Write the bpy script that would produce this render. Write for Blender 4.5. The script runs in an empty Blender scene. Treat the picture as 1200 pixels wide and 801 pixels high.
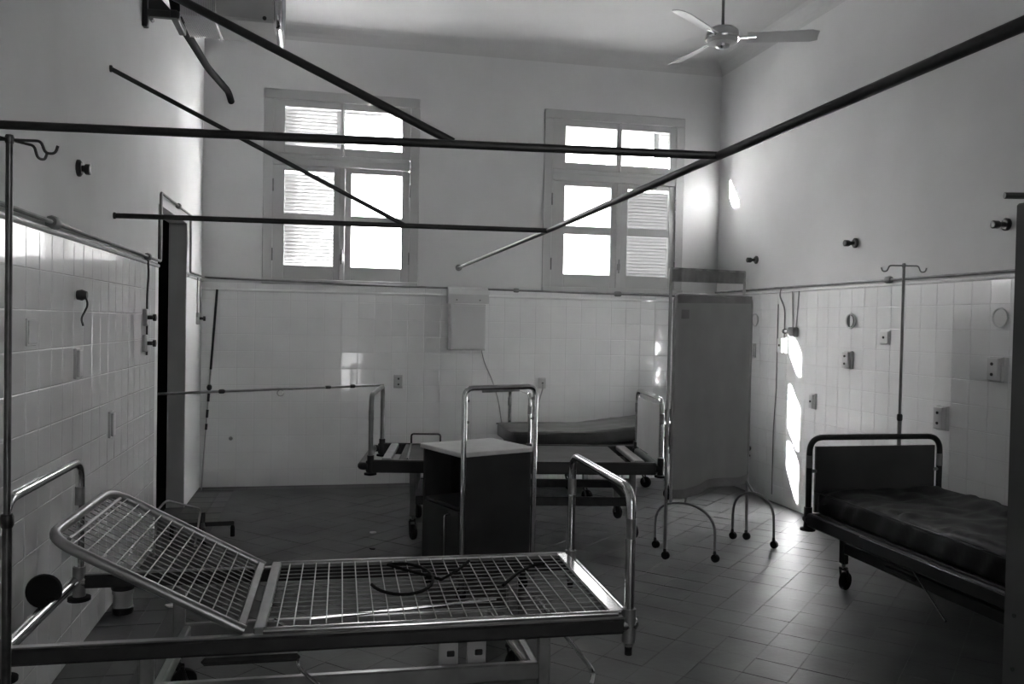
import bpy, math, random
from mathutils import Vector, Matrix, noise
random.seed(7)
scene = bpy.context.scene
col = scene.collection
PI = math.pi
def R(a): return math.radians(a)

# ------------------------------------------------------------------ camera, sky, sun, exposure
CAM_H, FPX, YAW, PITCH, ROLL = 1.45, 1005.24, .2138, -.0205, .0190
fw = Vector((math.sin(YAW)*math.cos(PITCH), math.cos(YAW)*math.cos(PITCH), math.sin(PITCH)))
rt = Vector((math.cos(YAW), -math.sin(YAW), 0)); up = rt.cross(fw)
r2 = rt*math.cos(ROLL) + up*math.sin(ROLL); u2 = -rt*math.sin(ROLL) + up*math.cos(ROLL)
cam = bpy.data.cameras.new('camera'); cam.sensor_fit = 'HORIZONTAL'; cam.sensor_width = 36; cam.lens = FPX/1200*36
cam.clip_start = .02
camo = bpy.data.objects.new('camera', cam); col.objects.link(camo)
camo.matrix_world = Matrix(((r2.x, u2.x, -fw.x, 0), (r2.y, u2.y, -fw.y, 0), (r2.z, u2.z, -fw.z, CAM_H), (0, 0, 0, 1)))
scene.camera = camo

XL, XR, YB, YF, ZC = -1.044, 3.708, 7.74, -1.5, 4.008
SKY, SUN = 3.8, 580.0
w = bpy.data.worlds.new('sky'); scene.world = w; w.use_nodes = True
bg = w.node_tree.nodes['Background']; bg.inputs[1].default_value = SKY
sk = w.node_tree.nodes.new('ShaderNodeTexSky'); sk.sky_type = 'NISHITA'; sk.sun_disc = False; sk.dust_density = 5      # hazy sky, brighter round the sun
sk.sun_elevation = R(27); sk.sun_rotation = R(-65.3)
bw = w.node_tree.nodes.new('ShaderNodeRGBToBW'); w.node_tree.links.new(sk.outputs[0], bw.inputs[0]); w.node_tree.links.new(bw.outputs[0], bg.inputs[0])
sl = bpy.data.lights.new('sun', 'SUN'); sl.energy = SUN; sl.angle = R(.9)
so = bpy.data.objects.new('sun', sl); col.objects.link(so)
sd = Vector((1, -.46, -.51*1.10)).normalized()
so.rotation_euler = sd.to_track_quat('-Z', 'Y').to_euler(); so.location = (-6, 12, 9)
def portal(loc, rx, sx, sy):                      # sampling guide for the sky in an opening: gives off no light itself
    l = bpy.data.lights.new('sky_portal', 'AREA'); l.shape = 'RECTANGLE'; l.size = sx; l.size_y = sy
    o = bpy.data.objects.new('sky_portal', l); col.objects.link(o); o.location = loc; o.rotation_euler = (rx, 0, 0)
    l.cycles.is_portal = True
portal((.125, YB+.21, 2.62), -PI/2, 1.2, 1.55)
portal((2.65, YB+.21, 2.62), -PI/2, 1.2, 1.55)
portal((.50, YF-.26, 1.03), PI/2, .3, 2.0)
portal((1.6, YF-.26, 2.775), PI/2, 1.2, 1.05)
vs = scene.view_settings
vs.view_transform = 'Standard'; vs.look = 'None'; vs.gamma = 1; vs.use_curve_mapping = False; vs.exposure = .12
scene.cycles.blur_glossy = .1; scene.cycles.sample_clamp_indirect = 60
scene.cycles.max_bounces = 12; scene.cycles.diffuse_bounces = 8; scene.cycles.transparent_max_bounces = 12

# ------------------------------------------------------------------ materials
def mat(name, g, rough=.5, metal=0, spec=.5, var=0, vscale=6, bump=0, bscale=40, coat=0, alt=None):
    m = bpy.data.materials.new(name); m.use_nodes = True; nt = m.node_tree; b = nt.nodes['Principled BSDF']
    b.inputs['Base Color'].default_value = (g, g, g, 1); b.inputs['Roughness'].default_value = rough
    b.inputs['Metallic'].default_value = metal; b.inputs['Specular IOR Level'].default_value = spec
    b.inputs['Coat Weight'].default_value = coat
    if var or bump:
        tc = nt.nodes.new('ShaderNodeTexCoord')
        if var:
            n = nt.nodes.new('ShaderNodeTexNoise'); n.inputs['Scale'].default_value = vscale; n.inputs['Detail'].default_value = 6
            nt.links.new(tc.outputs['Object'], n.inputs['Vector'])
            r = nt.nodes.new('ShaderNodeValToRGB'); lo = g*(1-var); hi = min(1, g*(1+var))
            r.color_ramp.elements[0].position = .32; r.color_ramp.elements[1].position = .68
            r.color_ramp.elements[0].color = (lo, lo, lo, 1); r.color_ramp.elements[1].color = (hi, hi, hi, 1)
            nt.links.new(n.outputs['Fac'], r.inputs['Fac']); nt.links.new(r.outputs['Color'], b.inputs['Base Color'])
        if bump:
            n2 = nt.nodes.new('ShaderNodeTexNoise'); n2.inputs['Scale'].default_value = bscale; n2.inputs['Detail'].default_value = 4
            nt.links.new(tc.outputs['Object'], n2.inputs['Vector'])
            bp = nt.nodes.new('ShaderNodeBump'); bp.inputs['Strength'].default_value = bump; bp.inputs['Distance'].default_value = .01
            nt.links.new(n2.outputs['Fac'], bp.inputs['Height']); nt.links.new(bp.outputs['Normal'], b.inputs['Normal'])
    return m
def tile_mat(name, g, rough, var, spec=.5, bump=0, bscale=8, per_object=False):
    """glazed or cement tile: each tile object a slightly different grey"""
    m = mat(name, g, rough, 0, spec, 0, 1, bump, bscale); nt = m.node_tree; b = nt.nodes['Principled BSDF']
    oi = nt.nodes.new('ShaderNodeObjectInfo'); mr = nt.nodes.new('ShaderNodeMapRange')
    mr.inputs['To Min'].default_value = 1-var; mr.inputs['To Max'].default_value = 1+var
    if per_object: nt.links.new(oi.outputs['Random'], mr.inputs['Value'])
    else: mr.inputs['Value'].default_value = .5
    tc = nt.nodes.new('ShaderNodeNewGeometry'); n = nt.nodes.new('ShaderNodeTexNoise'); n.inputs['Scale'].default_value = 3.2; n.inputs['Detail'].default_value = 5
    nt.links.new(tc.outputs['Position'], n.inputs['Vector'])
    m2 = nt.nodes.new('ShaderNodeMapRange'); m2.inputs['From Min'].default_value = .3; m2.inputs['From Max'].default_value = .7
    m2.inputs['To Min'].default_value = g*(1-1.3*var); m2.inputs['To Max'].default_value = g*(1+1.3*var)
    nt.links.new(n.outputs['Fac'], m2.inputs['Value'])
    mu = nt.nodes.new('ShaderNodeMath'); mu.operation = 'MULTIPLY'
    nt.links.new(mr.outputs[0], mu.inputs[0]); nt.links.new(m2.outputs[0], mu.inputs[1])
    nt.links.new(mu.outputs[0], b.inputs['Base Color'])
    return m
M = {
 'plaster': mat('plaster', .58, .75, var=.05, vscale=1.6, bump=.10, bscale=9),
 'ceiling': mat('ceiling_paint', .48, .85, var=.06, vscale=.8),
 'grout': mat('grout', .60, .8),
 'tile': tile_mat('glazed_tile', .74, .20, .03),
 'floor_tile': tile_mat('cement_tile', .075, .46, .18, .14, .10, 30),
 'floor_dark': tile_mat('dark_border_tile', .03, .42, .15),
 'floor_base': mat('floor_grout', .07, .7),
 'win': mat('window_paint', .42, .5, var=.06, vscale=3),
 'shutter': mat('shutter_paint', .34, .6),
 'chrome': mat('chrome', .62, .17, 1, var=.12, vscale=14),
 'steel': mat('grey_steel', .30, .32, .85, var=.15, vscale=10),
 'dull': mat('worn_steel', .22, .45, .6, var=.2, vscale=12),
 'darksteel': mat('dark_drip_steel', .10, .3, .8, var=.3, vscale=16),
 'wire': mat('mesh_wire', .34, .45, .6),
 'black': mat('black_paint', .016, .38),
 'blackmetal': mat('black_rail_paint', .02, .42, .2, var=.2, vscale=20),
 'rubber': mat('rubber', .012, .7, spec=.12),
 'vinyl': mat('black_vinyl', .018, .46, spec=.35, var=.25, vscale=8),
 'vinyl2': mat('dark_vinyl', .024, .34, var=.2, vscale=8),
 'darkwood': mat('dark_cabinet_paint', .028, .5, var=.2, vscale=5),
 'top': mat('pale_laminate', .62, .4, var=.12, vscale=7),
 'panel': mat('grey_panel', .30, .4, var=.08, vscale=4),
 'darkpanel': mat('dark_panel', .065, .5, var=.12, vscale=4),
 'deck': mat('deck_sheet', .06, .6, .2, .2, var=.2, vscale=6),
 'cloth': mat('screen_cloth', .34, .85, bump=.15, bscale=120, var=.05, vscale=5),
 'cloth2': mat('screen_strip_cloth', .24, .85, var=.15, vscale=9),
 'white': mat('white_plastic', .62, .4),
 'grey': mat('grey_plastic', .36, .45),
 'ac': mat('appliance_casing', .40, .45, var=.05, vscale=6),
 'fan': mat('fan_paint', .42, .35),
 'pale': mat('pale_enamel', .5, .4),
 'paper': mat('paper', .6, .8),
 'outside': mat('outside_ground', .10, .9),
 'dark': mat('room_shade', .012, .9),
}
g = bpy.data.materials.new('window_glass'); g.use_nodes = True; nt = g.node_tree; nt.nodes.clear()
o_ = nt.nodes.new('ShaderNodeOutputMaterial'); mx = nt.nodes.new('ShaderNodeMixShader'); mx.inputs[0].default_value = .05
t_ = nt.nodes.new('ShaderNodeBsdfTransparent'); t_.inputs[0].default_value = (.93, .93, .93, 1)
gl = nt.nodes.new('ShaderNodeBsdfGlossy'); gl.inputs['Roughness'].default_value = .02
nt.links.new(t_.outputs[0], mx.inputs[1]); nt.links.new(gl.outputs[0], mx.inputs[2]); nt.links.new(mx.outputs[0], o_.inputs[0])
M['glass'] = g

# ------------------------------------------------------------------ mesh helpers
def fillet(pts, r, n=5, closed=False):
    P = [Vector(p) for p in pts]; out = []; N = len(P)
    for i in range(N):
        if not closed and i in (0, N-1): out.append(P[i]); continue
        a, b, c = P[i-1], P[i], P[(i+1) % N]
        d1 = (a-b); d2 = (c-b); rr = min(r, d1.length*.49, d2.length*.49)
        p = b + d1.normalized()*rr; q = b + d2.normalized()*rr
        for k in range(n+1):
            t = k/n; out.append(p*(1-t)**2 + b*2*t*(1-t) + q*t*t)
    return out
class MB:
    def __init__(s): s.v = []; s.f = []; s.sm = []
    def add(s, vs, fs, smooth=False):
        o = len(s.v); s.v += [tuple(v) for v in vs]
        for f in fs: s.f.append(tuple(i+o for i in f)); s.sm.append(smooth)
        return s
    def box(s, a, b, bev=.004):
        x0, y0, z0 = [min(a[i], b[i]) for i in range(3)]; x1, y1, z1 = [max(a[i], b[i]) for i in range(3)]
        bev = min(bev, .4*min(x1-x0, y1-y0, z1-z0))
        if bev <= 0:
            vs = [(x, y, z) for x in (x0, x1) for y in (y0, y1) for z in (z0, z1)]
            return s.add(vs, [(0,1,3,2), (4,6,7,5), (0,4,5,1), (2,3,7,6), (0,2,6,4), (1,5,7,3)])
        C = ((x0, x1), (y0, y1), (z0, z1)); vs = []; idx = {}
        for i in (0, 1):
            for j in (0, 1):
                for k in (0, 1):
                    for ax in range(3):
                        p = [C[0][i], C[1][j], C[2][k]]; e = (i, j, k)
                        for t in range(3):
                            if t != ax: p[t] += bev if e[t] == 0 else -bev
                        idx[(i, j, k, ax)] = len(vs); vs.append(p)
        fs = []
        def face(keys): fs.append(tuple(idx[k] for k in keys))
        for ax in range(3):
            o1, o2 = [t for t in range(3) if t != ax]
            for e in (0, 1):
                q = []
                for (a_, b_) in ((0,0), (1,0), (1,1), (0,1)):
                    k = [0,0,0]; k[ax] = e; k[o1] = a_; k[o2] = b_; q.append((*k, ax))
                face(q)
            for a_ in (0, 1):
                for b_ in (0, 1):
                    k0 = [0,0,0]; k0[o1] = a_; k0[o2] = b_; k1 = list(k0); k1[ax] = 1
                    face([(*k0, o1), (*k1, o1), (*k1, o2), (*k0, o2)])
        for i in (0, 1):
            for j in (0, 1):
                for k in (0, 1): face([(i,j,k,0), (i,j,k,1), (i,j,k,2)])
        return s.add(vs, fs)
    def tube(s, pts, r, n=10, closed=False, r1=None):
        P = [Vector(p) for p in pts]; N = len(P); vs = []; fs = []
        t0 = (P[1]-P[0]).normalized()
        u = t0.orthogonal().normalized(); 
        for i in range(N):
            if closed: t = (P[(i+1) % N]-P[i-1]).normalized()
            else: t = (P[min(i+1, N-1)]-P[max(i-1, 0)]).normalized()
            u = (u - t*u.dot(t)).normalized(); w_ = t.cross(u)
            rr = r if r1 is None else r+(r1-r)*i/(N-1)
            for k in range(n):
                a = 2*PI*k/n; vs.append(P[i] + u*math.cos(a)*rr + w_*math.sin(a)*rr)
        for i in range(N if closed else N-1):
            j = (i+1) % N
            for k in range(n):
                k2 = (k+1) % n; fs.append((i*n+k, i*n+k2, j*n+k2, j*n+k))
        s.add(vs, fs, True)
        if not closed: s.add(vs[:n], [tuple(range(n))[::-1]]); s.add(vs[-n:], [tuple(range(n))])
        return s
    def lathe(s, prof, c=(0,0,0), axis='z', n=20, smooth=True):
        vs = []; fs = []; m = len(prof)
        for (r, h) in prof:
            for k in range(n):
                a = 2*PI*k/n; p = (math.cos(a)*max(r, 1e-4), math.sin(a)*max(r, 1e-4), h)
                if axis == 'x': p = (p[2], p[0], p[1])
                if axis == 'y': p = (p[1], p[2], p[0])
                vs.append((c[0]+p[0], c[1]+p[1], c[2]+p[2]))
        for i in range(m-1):
            for k in range(n):
                k2 = (k+1) % n; fs.append((i*n+k, i*n+k2, (i+1)*n+k2, (i+1)*n+k))
        s.add(vs, fs, smooth); s.add(vs[:n], [tuple(range(n))[::-1]]); s.add(vs[-n:], [tuple(range(n))])
        return s
    def prism(s, poly, d, smooth=False):
        """poly: list of 3D points in a plane, extruded by vector d"""
        n = len(poly); d = Vector(d); a = [Vector(p) for p in poly]; b = [p+d for p in a]
        return s.add(a+b, [tuple(range(n))[::-1], tuple(range(n, 2*n))] + [(i, (i+1) % n, n+(i+1) % n, n+i) for i in range(n)], smooth)
    def sheet(s, fn, nu, nv, th):
        """fn(u,v)->(point, normal); closed sheet of thickness th"""
        A = []; B = []
        for i in range(nu+1):
            for j in range(nv+1):
                p, nn = fn(i/nu, j/nv); A.append(Vector(p)+Vector(nn)*th/2); B.append(Vector(p)-Vector(nn)*th/2)
        K = len(A); fs = []; id_ = lambda i, j: i*(nv+1)+j
        for i in range(nu):
            for j in range(nv):
                q = (id_(i,j), id_(i+1,j), id_(i+1,j+1), id_(i,j+1)); fs.append(q); fs.append(tuple(K+t for t in q[::-1]))
        for i in range(nu):
            for j in (0, nv): fs.append((id_(i,j), id_(i+1,j), K+id_(i+1,j), K+id_(i,j)))
        for j in range(nv):
            for i in (0, nu): fs.append((id_(i,j), id_(i,j+1), K+id_(i,j+1), K+id_(i,j)))
        return s.add(A+B, fs, True)
    def mesh(s, name, m):
        me = bpy.data.meshes.new(name); me.from_pydata(s.v, [], s.f)
        me.polygons.foreach_set('use_smooth', s.sm); me.update()
        import bmesh
        b = bmesh.new(); b.from_mesh(me); bmesh.ops.recalc_face_normals(b, faces=b.faces); b.to_mesh(me); b.free()
        if any(s.sm) and not all(s.sm) is None:
            me.set_sharp_from_angle(angle=R(42))
        me.materials.append(M[m] if isinstance(m, str) else m)
        return me
    def build(s, name, m, parent=None):
        return link(name, s.mesh(name, m), parent)
def link(name, me, parent=None):
    o = bpy.data.objects.new(name, me); col.objects.link(o)
    if parent is not None: o.parent = parent
    return o
def empty(name, loc, rz=0):
    o = bpy.data.objects.new(name, None); col.objects.link(o); o.location = loc; o.rotation_euler = (0, 0, rz); o.empty_display_size = .1
    return o
def tag(o, label, cat, group=None):
    o['label'] = label; o['category'] = cat
    if group: o['group'] = group
    return o
def struct(o, label=None, cat=None):
    o['kind'] = 'structure'
    if label: o['label'] = label; o['category'] = cat
    return o

# ------------------------------------------------------------------ the room shell
DADO = 1.764; TP = .147
TH = .20
WIN = [(-.55, .80, 1.78, 3.45), (1.95, 3.34, 1.78, 3.45)]        # outer edge of the painted casing
floor = struct(MB().box((XL-.3, YF-.3, -.2), (XR+.3, YB+.36, -.0016), 0).build('floor', 'floor_base'), 'worn grey floor of diagonal cement tiles with a dark border', 'floor')
ceil = struct(MB().box((XL-.3, YF-.3, ZC), (XR+.3, YB+.36, ZC+.2), 0).build('ceiling', 'ceiling'), 'high plain pale ceiling with the fan', 'ceiling')
m = MB()
OP = [(x0+.08, x1-.08, z0+.02, z1-.08) for x0, x1, z0, z1 in WIN]
xs = [XL-.3, OP[0][0], OP[0][1], OP[1][0], OP[1][1], XR+.3]
m.box((xs[0], YB, 0), (xs[-1], YB+TH, OP[0][2]), 0).box((xs[0], YB, OP[0][3]), (xs[-1], YB+TH, ZC), 0)
for a, b in ((0, 1), (2, 3), (4, 5)): m.box((xs[a], YB, OP[0][2]), (xs[b], YB+TH, OP[0][3]), 0)
wall_back = struct(m.build('wall_back', 'plaster'), 'far wall with two windows above white tiling', 'wall')
DY0, DY1, DZ = 5.78, 6.93, 2.17                                    # doorway in the left wall
m = MB()
m.box((XL-.13, YF-.3, 0), (XL, DY0, ZC), 0).box((XL-.13, DY1, 0), (XL, YB, ZC), 0).box((XL-.13, DY0, DZ), (XL, DY1, ZC), 0)
wall_left = struct(m.build('wall_left', 'plaster'), 'left wall with the open doorway, plaster over white tiles', 'wall')
wall_right = struct(MB().box((XR, YF-.3, 0), (XR+.3, YB, ZC), 0).build('wall_right', 'plaster'), 'right wall, plaster over white tiles, with the sunlit strip', 'wall')
FX0, FX1, FZ = .35, .65, 2.05
m = MB()
GX0, GX1, GZ0, GZ1 = 1.0, 2.2, 2.25, 3.3         # unseen high window, added to light the far wall
m.box((XL, YF-.25, 0), (FX0, YF, ZC), 0).box((FX0, YF-.25, FZ), (FX1, YF, ZC), 0).box((FX1, YF-.25, 0), (GX0, YF, ZC), 0).box((GX1, YF-.25, 0), (XR, YF, ZC), 0)
m.box((GX0, YF-.25, 0), (GX1, YF, GZ0), 0).box((GX0, YF-.25, GZ1), (GX1, YF, ZC), 0)
wall_front = struct(m.build('wall_front', 'plaster'), 'plain wall behind the viewer with a narrow doorway', 'wall')
# room beyond the doorway, its darkness put into near-black walls; ground outside
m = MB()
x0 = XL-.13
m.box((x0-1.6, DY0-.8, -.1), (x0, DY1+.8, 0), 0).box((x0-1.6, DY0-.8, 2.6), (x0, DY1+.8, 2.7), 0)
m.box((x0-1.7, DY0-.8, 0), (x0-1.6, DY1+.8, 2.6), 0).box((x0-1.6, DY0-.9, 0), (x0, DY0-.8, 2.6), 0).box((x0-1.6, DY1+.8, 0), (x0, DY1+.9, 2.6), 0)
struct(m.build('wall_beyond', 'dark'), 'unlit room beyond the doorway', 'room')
struct(MB().box((-30, -30, -.5), (30, 40, -.3), 0).build('ground', 'outside'), 'ground outside the building', 'ground')
t = struct(empty('window_3', ((GX0+GX1)/2, YF, GZ0)), 'unseen high window added behind the viewer to light the room', 'window')
hw, hh = (GX1-GX0)/2, GZ1-GZ0
for a, b in (((-hw, -.08, 0), (-hw+.06, -.02, hh)), ((hw-.06, -.08, 0), (hw, -.02, hh)), ((-hw+.06, -.08, 0), (hw-.06, -.02, .06)), ((-hw+.06, -.08, hh-.06), (hw-.06, -.02, hh)), ((-.03, -.08, .06), (.03, -.02, hh-.06))):
    MB().box(a, b, .004).build('frame_bar', 'win', t)
for a in (-1, 1): MB().box((min(a*.03, a*(hw-.06)), -.052, .06), (max(a*.03, a*(hw-.06)), -.048, hh-.06), 0).build('pane', 'glass', t)
# cove between wall and ceiling
def cove(name, p0, p1, inward, r=.13, n=6):
    m = MB(); p0, p1, i = Vector(p0), Vector(p1), Vector(inward); z = Vector((0, 0, 1)); prof = [Vector((0,0,0))]
    for k in range(n+1):
        a = PI/2*k/n; prof.append(i*(r-r*math.cos(a))*1 + z*(-r+r*math.sin(a)))
    poly = [p0+q for q in prof]; m.prism(poly, p1-p0, False)
    return struct(m.build(name, 'ceiling'), None)
o = cove('trim_1', (XL, YB, ZC), (XR, YB, ZC), (0, -1, 0)); o['label'] = 'soft cove where the far wall meets the ceiling'; o['category'] = 'cove'
o = cove('trim_2', (XL, YF, ZC), (XL, YB, ZC), (1, 0, 0)); o['label'] = 'soft cove above the left wall'; o['category'] = 'cove'
o = cove('trim_3', (XR, YF, ZC), (XR, YB, ZC), (-1, 0, 0)); o['label'] = 'soft cove above the right wall'; o['category'] = 'cove'

# ------------------------------------------------------------------ wall tiles
def proj(p):
    d = Vector(p)-Vector((0, 0, CAM_H)); z = d.dot(fw)
    if z < .05: return None
    return 600+FPX*d.dot(r2)/z, 400.5-FPX*d.dot(u2)/z, z
def inview(p, mg=20):
    q = proj(p); return q is not None and -mg < q[0] < 1200+mg and -mg < q[1] < 801+mg
def tile_mesh(name, w_, h_, m_, th=.007, bv=.0022):
    a, b = w_/2, h_/2; c, d = a-bv, b-bv
    vs = [(-a,0,-b), (a,0,-b), (a,0,b), (-a,0,b), (-a,-th+bv*.5,-b), (a,-th+bv*.5,-b), (a,-th+bv*.5,b), (-a,-th+bv*.5,b), (-c,-th,-d), (c,-th,-d), (c,-th,d), (-c,-th,d)]
    fs = [(8,9,10,11)] + [(i, (i+1) % 4, 4+(i+1) % 4, 4+i) for i in range(4)] + [(4+i, 4+(i+1) % 4, 8+(i+1) % 4, 8+i) for i in range(4)]
    return MB().add(vs, fs).mesh(name, m_)
M['tile'].node_tree.nodes['Principled BSDF'].inputs['Coat Weight'].default_value = .6; M['tile'].node_tree.nodes['Principled BSDF'].inputs['Coat Roughness'].default_value = .05
TM = tile_mesh('wall_tile', TP-.0022, TP-.0022, 'tile')
def lay_wall(wall, base, dirv, length, rz, rows, skip):
    """tiles along dirv from base; local -y of the tile mesh faces the room after rz"""
    items = []
    n = int(length/TP)+1
    for i in range(n):
        for j in range(rows):
            s0, s1 = i*TP, min((i+1)*TP, length)
            if s1-s0 < .02: continue
            z0 = j*TP
            c = Vector(base)+Vector(dirv)*((s0+s1)/2)+Vector((0, 0, z0+TP/2))
            sk = skip(c, s1-s0)
            if sk is None: continue
            q = proj(c); vis = inview(c) 
            items.append((0 if vis else 1, q[2] if q else 99, c, s1-s0))
    items.sort(key=lambda t: (t[0], t[1]))
    rest = MB(); cnt = 0
    for vis, dd, c, wd in items:
        rot = Matrix.Rotation(rz + random.gauss(0, .0022), 4, 'Z') @ Matrix.Rotation(random.gauss(0, .0022), 4, 'X')
        if cnt < 300 and vis == 0:
            o = link('wall_tile', TM, wall); o.location = c; o.rotation_euler = rot.to_euler(); o.scale = ((wd-.0022)/(TP-.0022), 1, 1); cnt += 1
        else:
            a, b = (wd-.0022)/2, (TP-.0022)/2
            pts = [rot @ Vector(p) for p in ((-a,0,-b), (a,0,-b), (a,0,b), (-a,0,b), (-a+.003,-.007,-b+.003), (a-.003,-.007,-b+.003), (a-.003,-.007,b-.003), (-a+.003,-.007,b-.003))]
            rest.add([p+c for p in pts], [(4,5,6,7), (0,1,5,4), (1,2,6,5), (2,3,7,6), (3,0,4,7)])
    if rest.v:
        o = rest.build('wall_tiles_far', 'tile', wall); o['kind'] = 'stuff'
lay_wall(wall_back, (XL, YB-.001, 0), (1, 0, 0), XR-XL, 0, 12, lambda c, w_: 1)
lay_wall(wall_left, (XL+.001, YB-.007, 0), (0, -1, 0), YB-YF, PI/2, 12, lambda c, w_: None if DY0-.06 < c.y else 1)
lay_wall(wall_right, (XR-.001, YB-.007, 0), (0, -1, 0), YB-YF, -PI/2, 12, lambda c, w_: 1)
# grout backing just under the tile faces, and the rounded ledge along the top of the tiles
m = MB().box((XL, YB-.0055, 0), (XR, YB+.001, DADO), 0); m.build('grout_backing', 'grout', wall_back)
m = MB().box((XR-.0055, YF, 0), (XR+.001, YB, DADO), 0); m.build('grout_backing', 'grout', wall_right)
m = MB().box((XL-.001, YF, 0), (XL+.0055, DY0-.002, DADO), 0); m.build('grout_backing', 'grout', wall_left)
def ledge(name, a, b, off, label):
    a, b, off = Vector(a), Vector(b), Vector(off); z = Vector((0, 0, 1)); prof = []
    for k in range(7):
        t = PI*k/6; prof.append(off*(.018*math.sin(t)) + z*(-.014*math.cos(t)))
    o = MB().prism([a+p for p in prof], b-a, False).build(name, 'tile')
    struct(o, label, 'trim')
ZL = DADO+.012
ledge('trim_4', (XL, YB, ZL-.075), (XR, YB, ZL-.075), (0, -1, 0), 'slim tile ledge along the far wall below the windows')
ledge('trim_5', (XL, YF, ZL), (XL, DY0-.02, ZL), (1, 0, 0), 'slim tile ledge along the left wall up to the doorway')
ledge('trim_6', (XR, YF, ZL-.01), (XR, YB, ZL-.01), (-1, 0, 0), 'slim tile ledge along the right wall')
ledge('trim_7', (XL, DY1+.02, ZL), (XL, YB, ZL), (1, 0, 0), 'short tile ledge between the doorway and the corner')

# ------------------------------------------------------------------ floor tiles: diagonal field, dark border, plain margin
FT = .1875; s2 = math.sqrt(2)
BX0, BX1 = XL+.19, XL+.30        # dark band along the left wall
BY0, BY1 = YB-.16, YB-.02        # dark band along the far wall
def fmesh(name, w_, m_, th=.006):
    a = w_/2; b = a-.0013
    vs = [(-a,-a,-th), (a,-a,-th), (a,a,-th), (-a,a,-th), (-a,-a,-.0018), (a,-a,-.0018), (a,a,-.0018), (-a,a,-.0018), (-b,-b,0), (b,-b,0), (b,b,0), (-b,b,0)]
    fs = [(8,9,10,11)] + [(i, (i+1) % 4, 4+(i+1) % 4, 4+i) for i in range(4)] + [(4+i, 4+(i+1) % 4, 8+(i+1) % 4, 8+i) for i in range(4)]
    return MB().add(vs, fs).mesh(name, m_)
FM = fmesh('floor_tile', FT-.0012, 'floor_tile')
def clip(poly, ax, val, keep_less):
    out = []
    for i in range(len(poly)):
        a, b = poly[i-1], poly[i]
        ia = (a[ax] <= val) if keep_less else (a[ax] >= val); ib = (b[ax] <= val) if keep_less else (b[ax] >= val)
        if ia != ib:
            t = (val-a[ax])/(b[ax]-a[ax]); out.append((a[0]+t*(b[0]-a[0]), a[1]+t*(b[1]-a[1])))
        if ib: out.append(b)
    return out
items = []; rest = MB()
u0, v0 = -1.105, 3.94
for i in range(-50, 50):
    for j in range(-50, 60):
        u_, v_ = u0+(i+.5)*FT, v0+(j+.5)*FT
        x, y = (u_+v_)/s2, (v_-u_)/s2; h = FT/s2
        if x < BX1-h or x > XR+h or y < YF-h or y > BY0+h: continue
        if x-h > BX1 and x+h < XR and y-h > YF and y+h < BY0:
            items.append((x, y))
        else:
            hh = (FT-.0012)/s2
            p = [(x+hh, y), (x, y+hh), (x-hh, y), (x, y-hh)]
            for ax, val, kl in ((0, BX1, False), (0, XR, True), (1, YF, False), (1, BY0, True)):
                if p: p = clip(p, ax, val, kl)
            if len(p) > 2: rest.add([(a, b, random.uniform(-.0006, .0002)) for a, b in p], [tuple(range(len(p)))])
items.sort(key=lambda p: (0 if inview((p[0], p[1], 0)) else 1, p[1]))
for k, (x, y) in enumerate(items):
    zz = random.uniform(-.0008, .0006); tx, ty = random.gauss(0, .003), random.gauss(0, .003)
    if k < 300:
        o = link('floor_tile', FM, floor); o.location = (x, y, zz); o.rotation_euler = (tx, ty, PI/4)
    else:
        h = (FT-.0012)/s2; ms = Matrix.Rotation(tx, 3, 'X') @ Matrix.Rotation(ty, 3, 'Y'); b = h-.0015; c = Vector((x, y, zz))
        rest.add([c+ms @ Vector(p) for p in ((h,0,-.006), (0,h,-.006), (-h,0,-.006), (0,-h,-.006), (b,0,0), (0,b,0), (-b,0,0), (0,-b,0))],
                 [(4,5,6,7), (0,1,5,4), (1,2,6,5), (2,3,7,6), (3,0,4,7)])
o = rest.build('floor_tiles_far', 'floor_tile', floor); o['kind'] = 'stuff'
y = YF
BT = MB().box((BX0+.001, -.098, -.006), (BX1-.001, .098, 0), .0015).mesh('border_tile', 'floor_dark')
BT2 = MB().box((XL+.002, -.098, -.006), (BX0-.001, .098, 0), .0015).mesh('margin_tile', 'floor_tile')
k = 0
while y < BY0-.1:
    if y > 2.2:
        o = link('border_tile', BT, floor); o.location = (0, y+.1, random.uniform(-.0005, .0005))
        o = link('margin_tile', BT2, floor); o.location = (0, y+.1, random.uniform(-.0005, .0005))
    y += .2
x = XL
BT3 = MB().box((-.098, BY0+.001, -.006), (.098, BY1-.001, 0), .0015).mesh('border_tile', 'floor_dark')
while x < XR-.1:
    o = link('border_tile', BT3, floor); o.location = (x+.1, 0, random.uniform(-.0005, .0005)); x += .2

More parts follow.
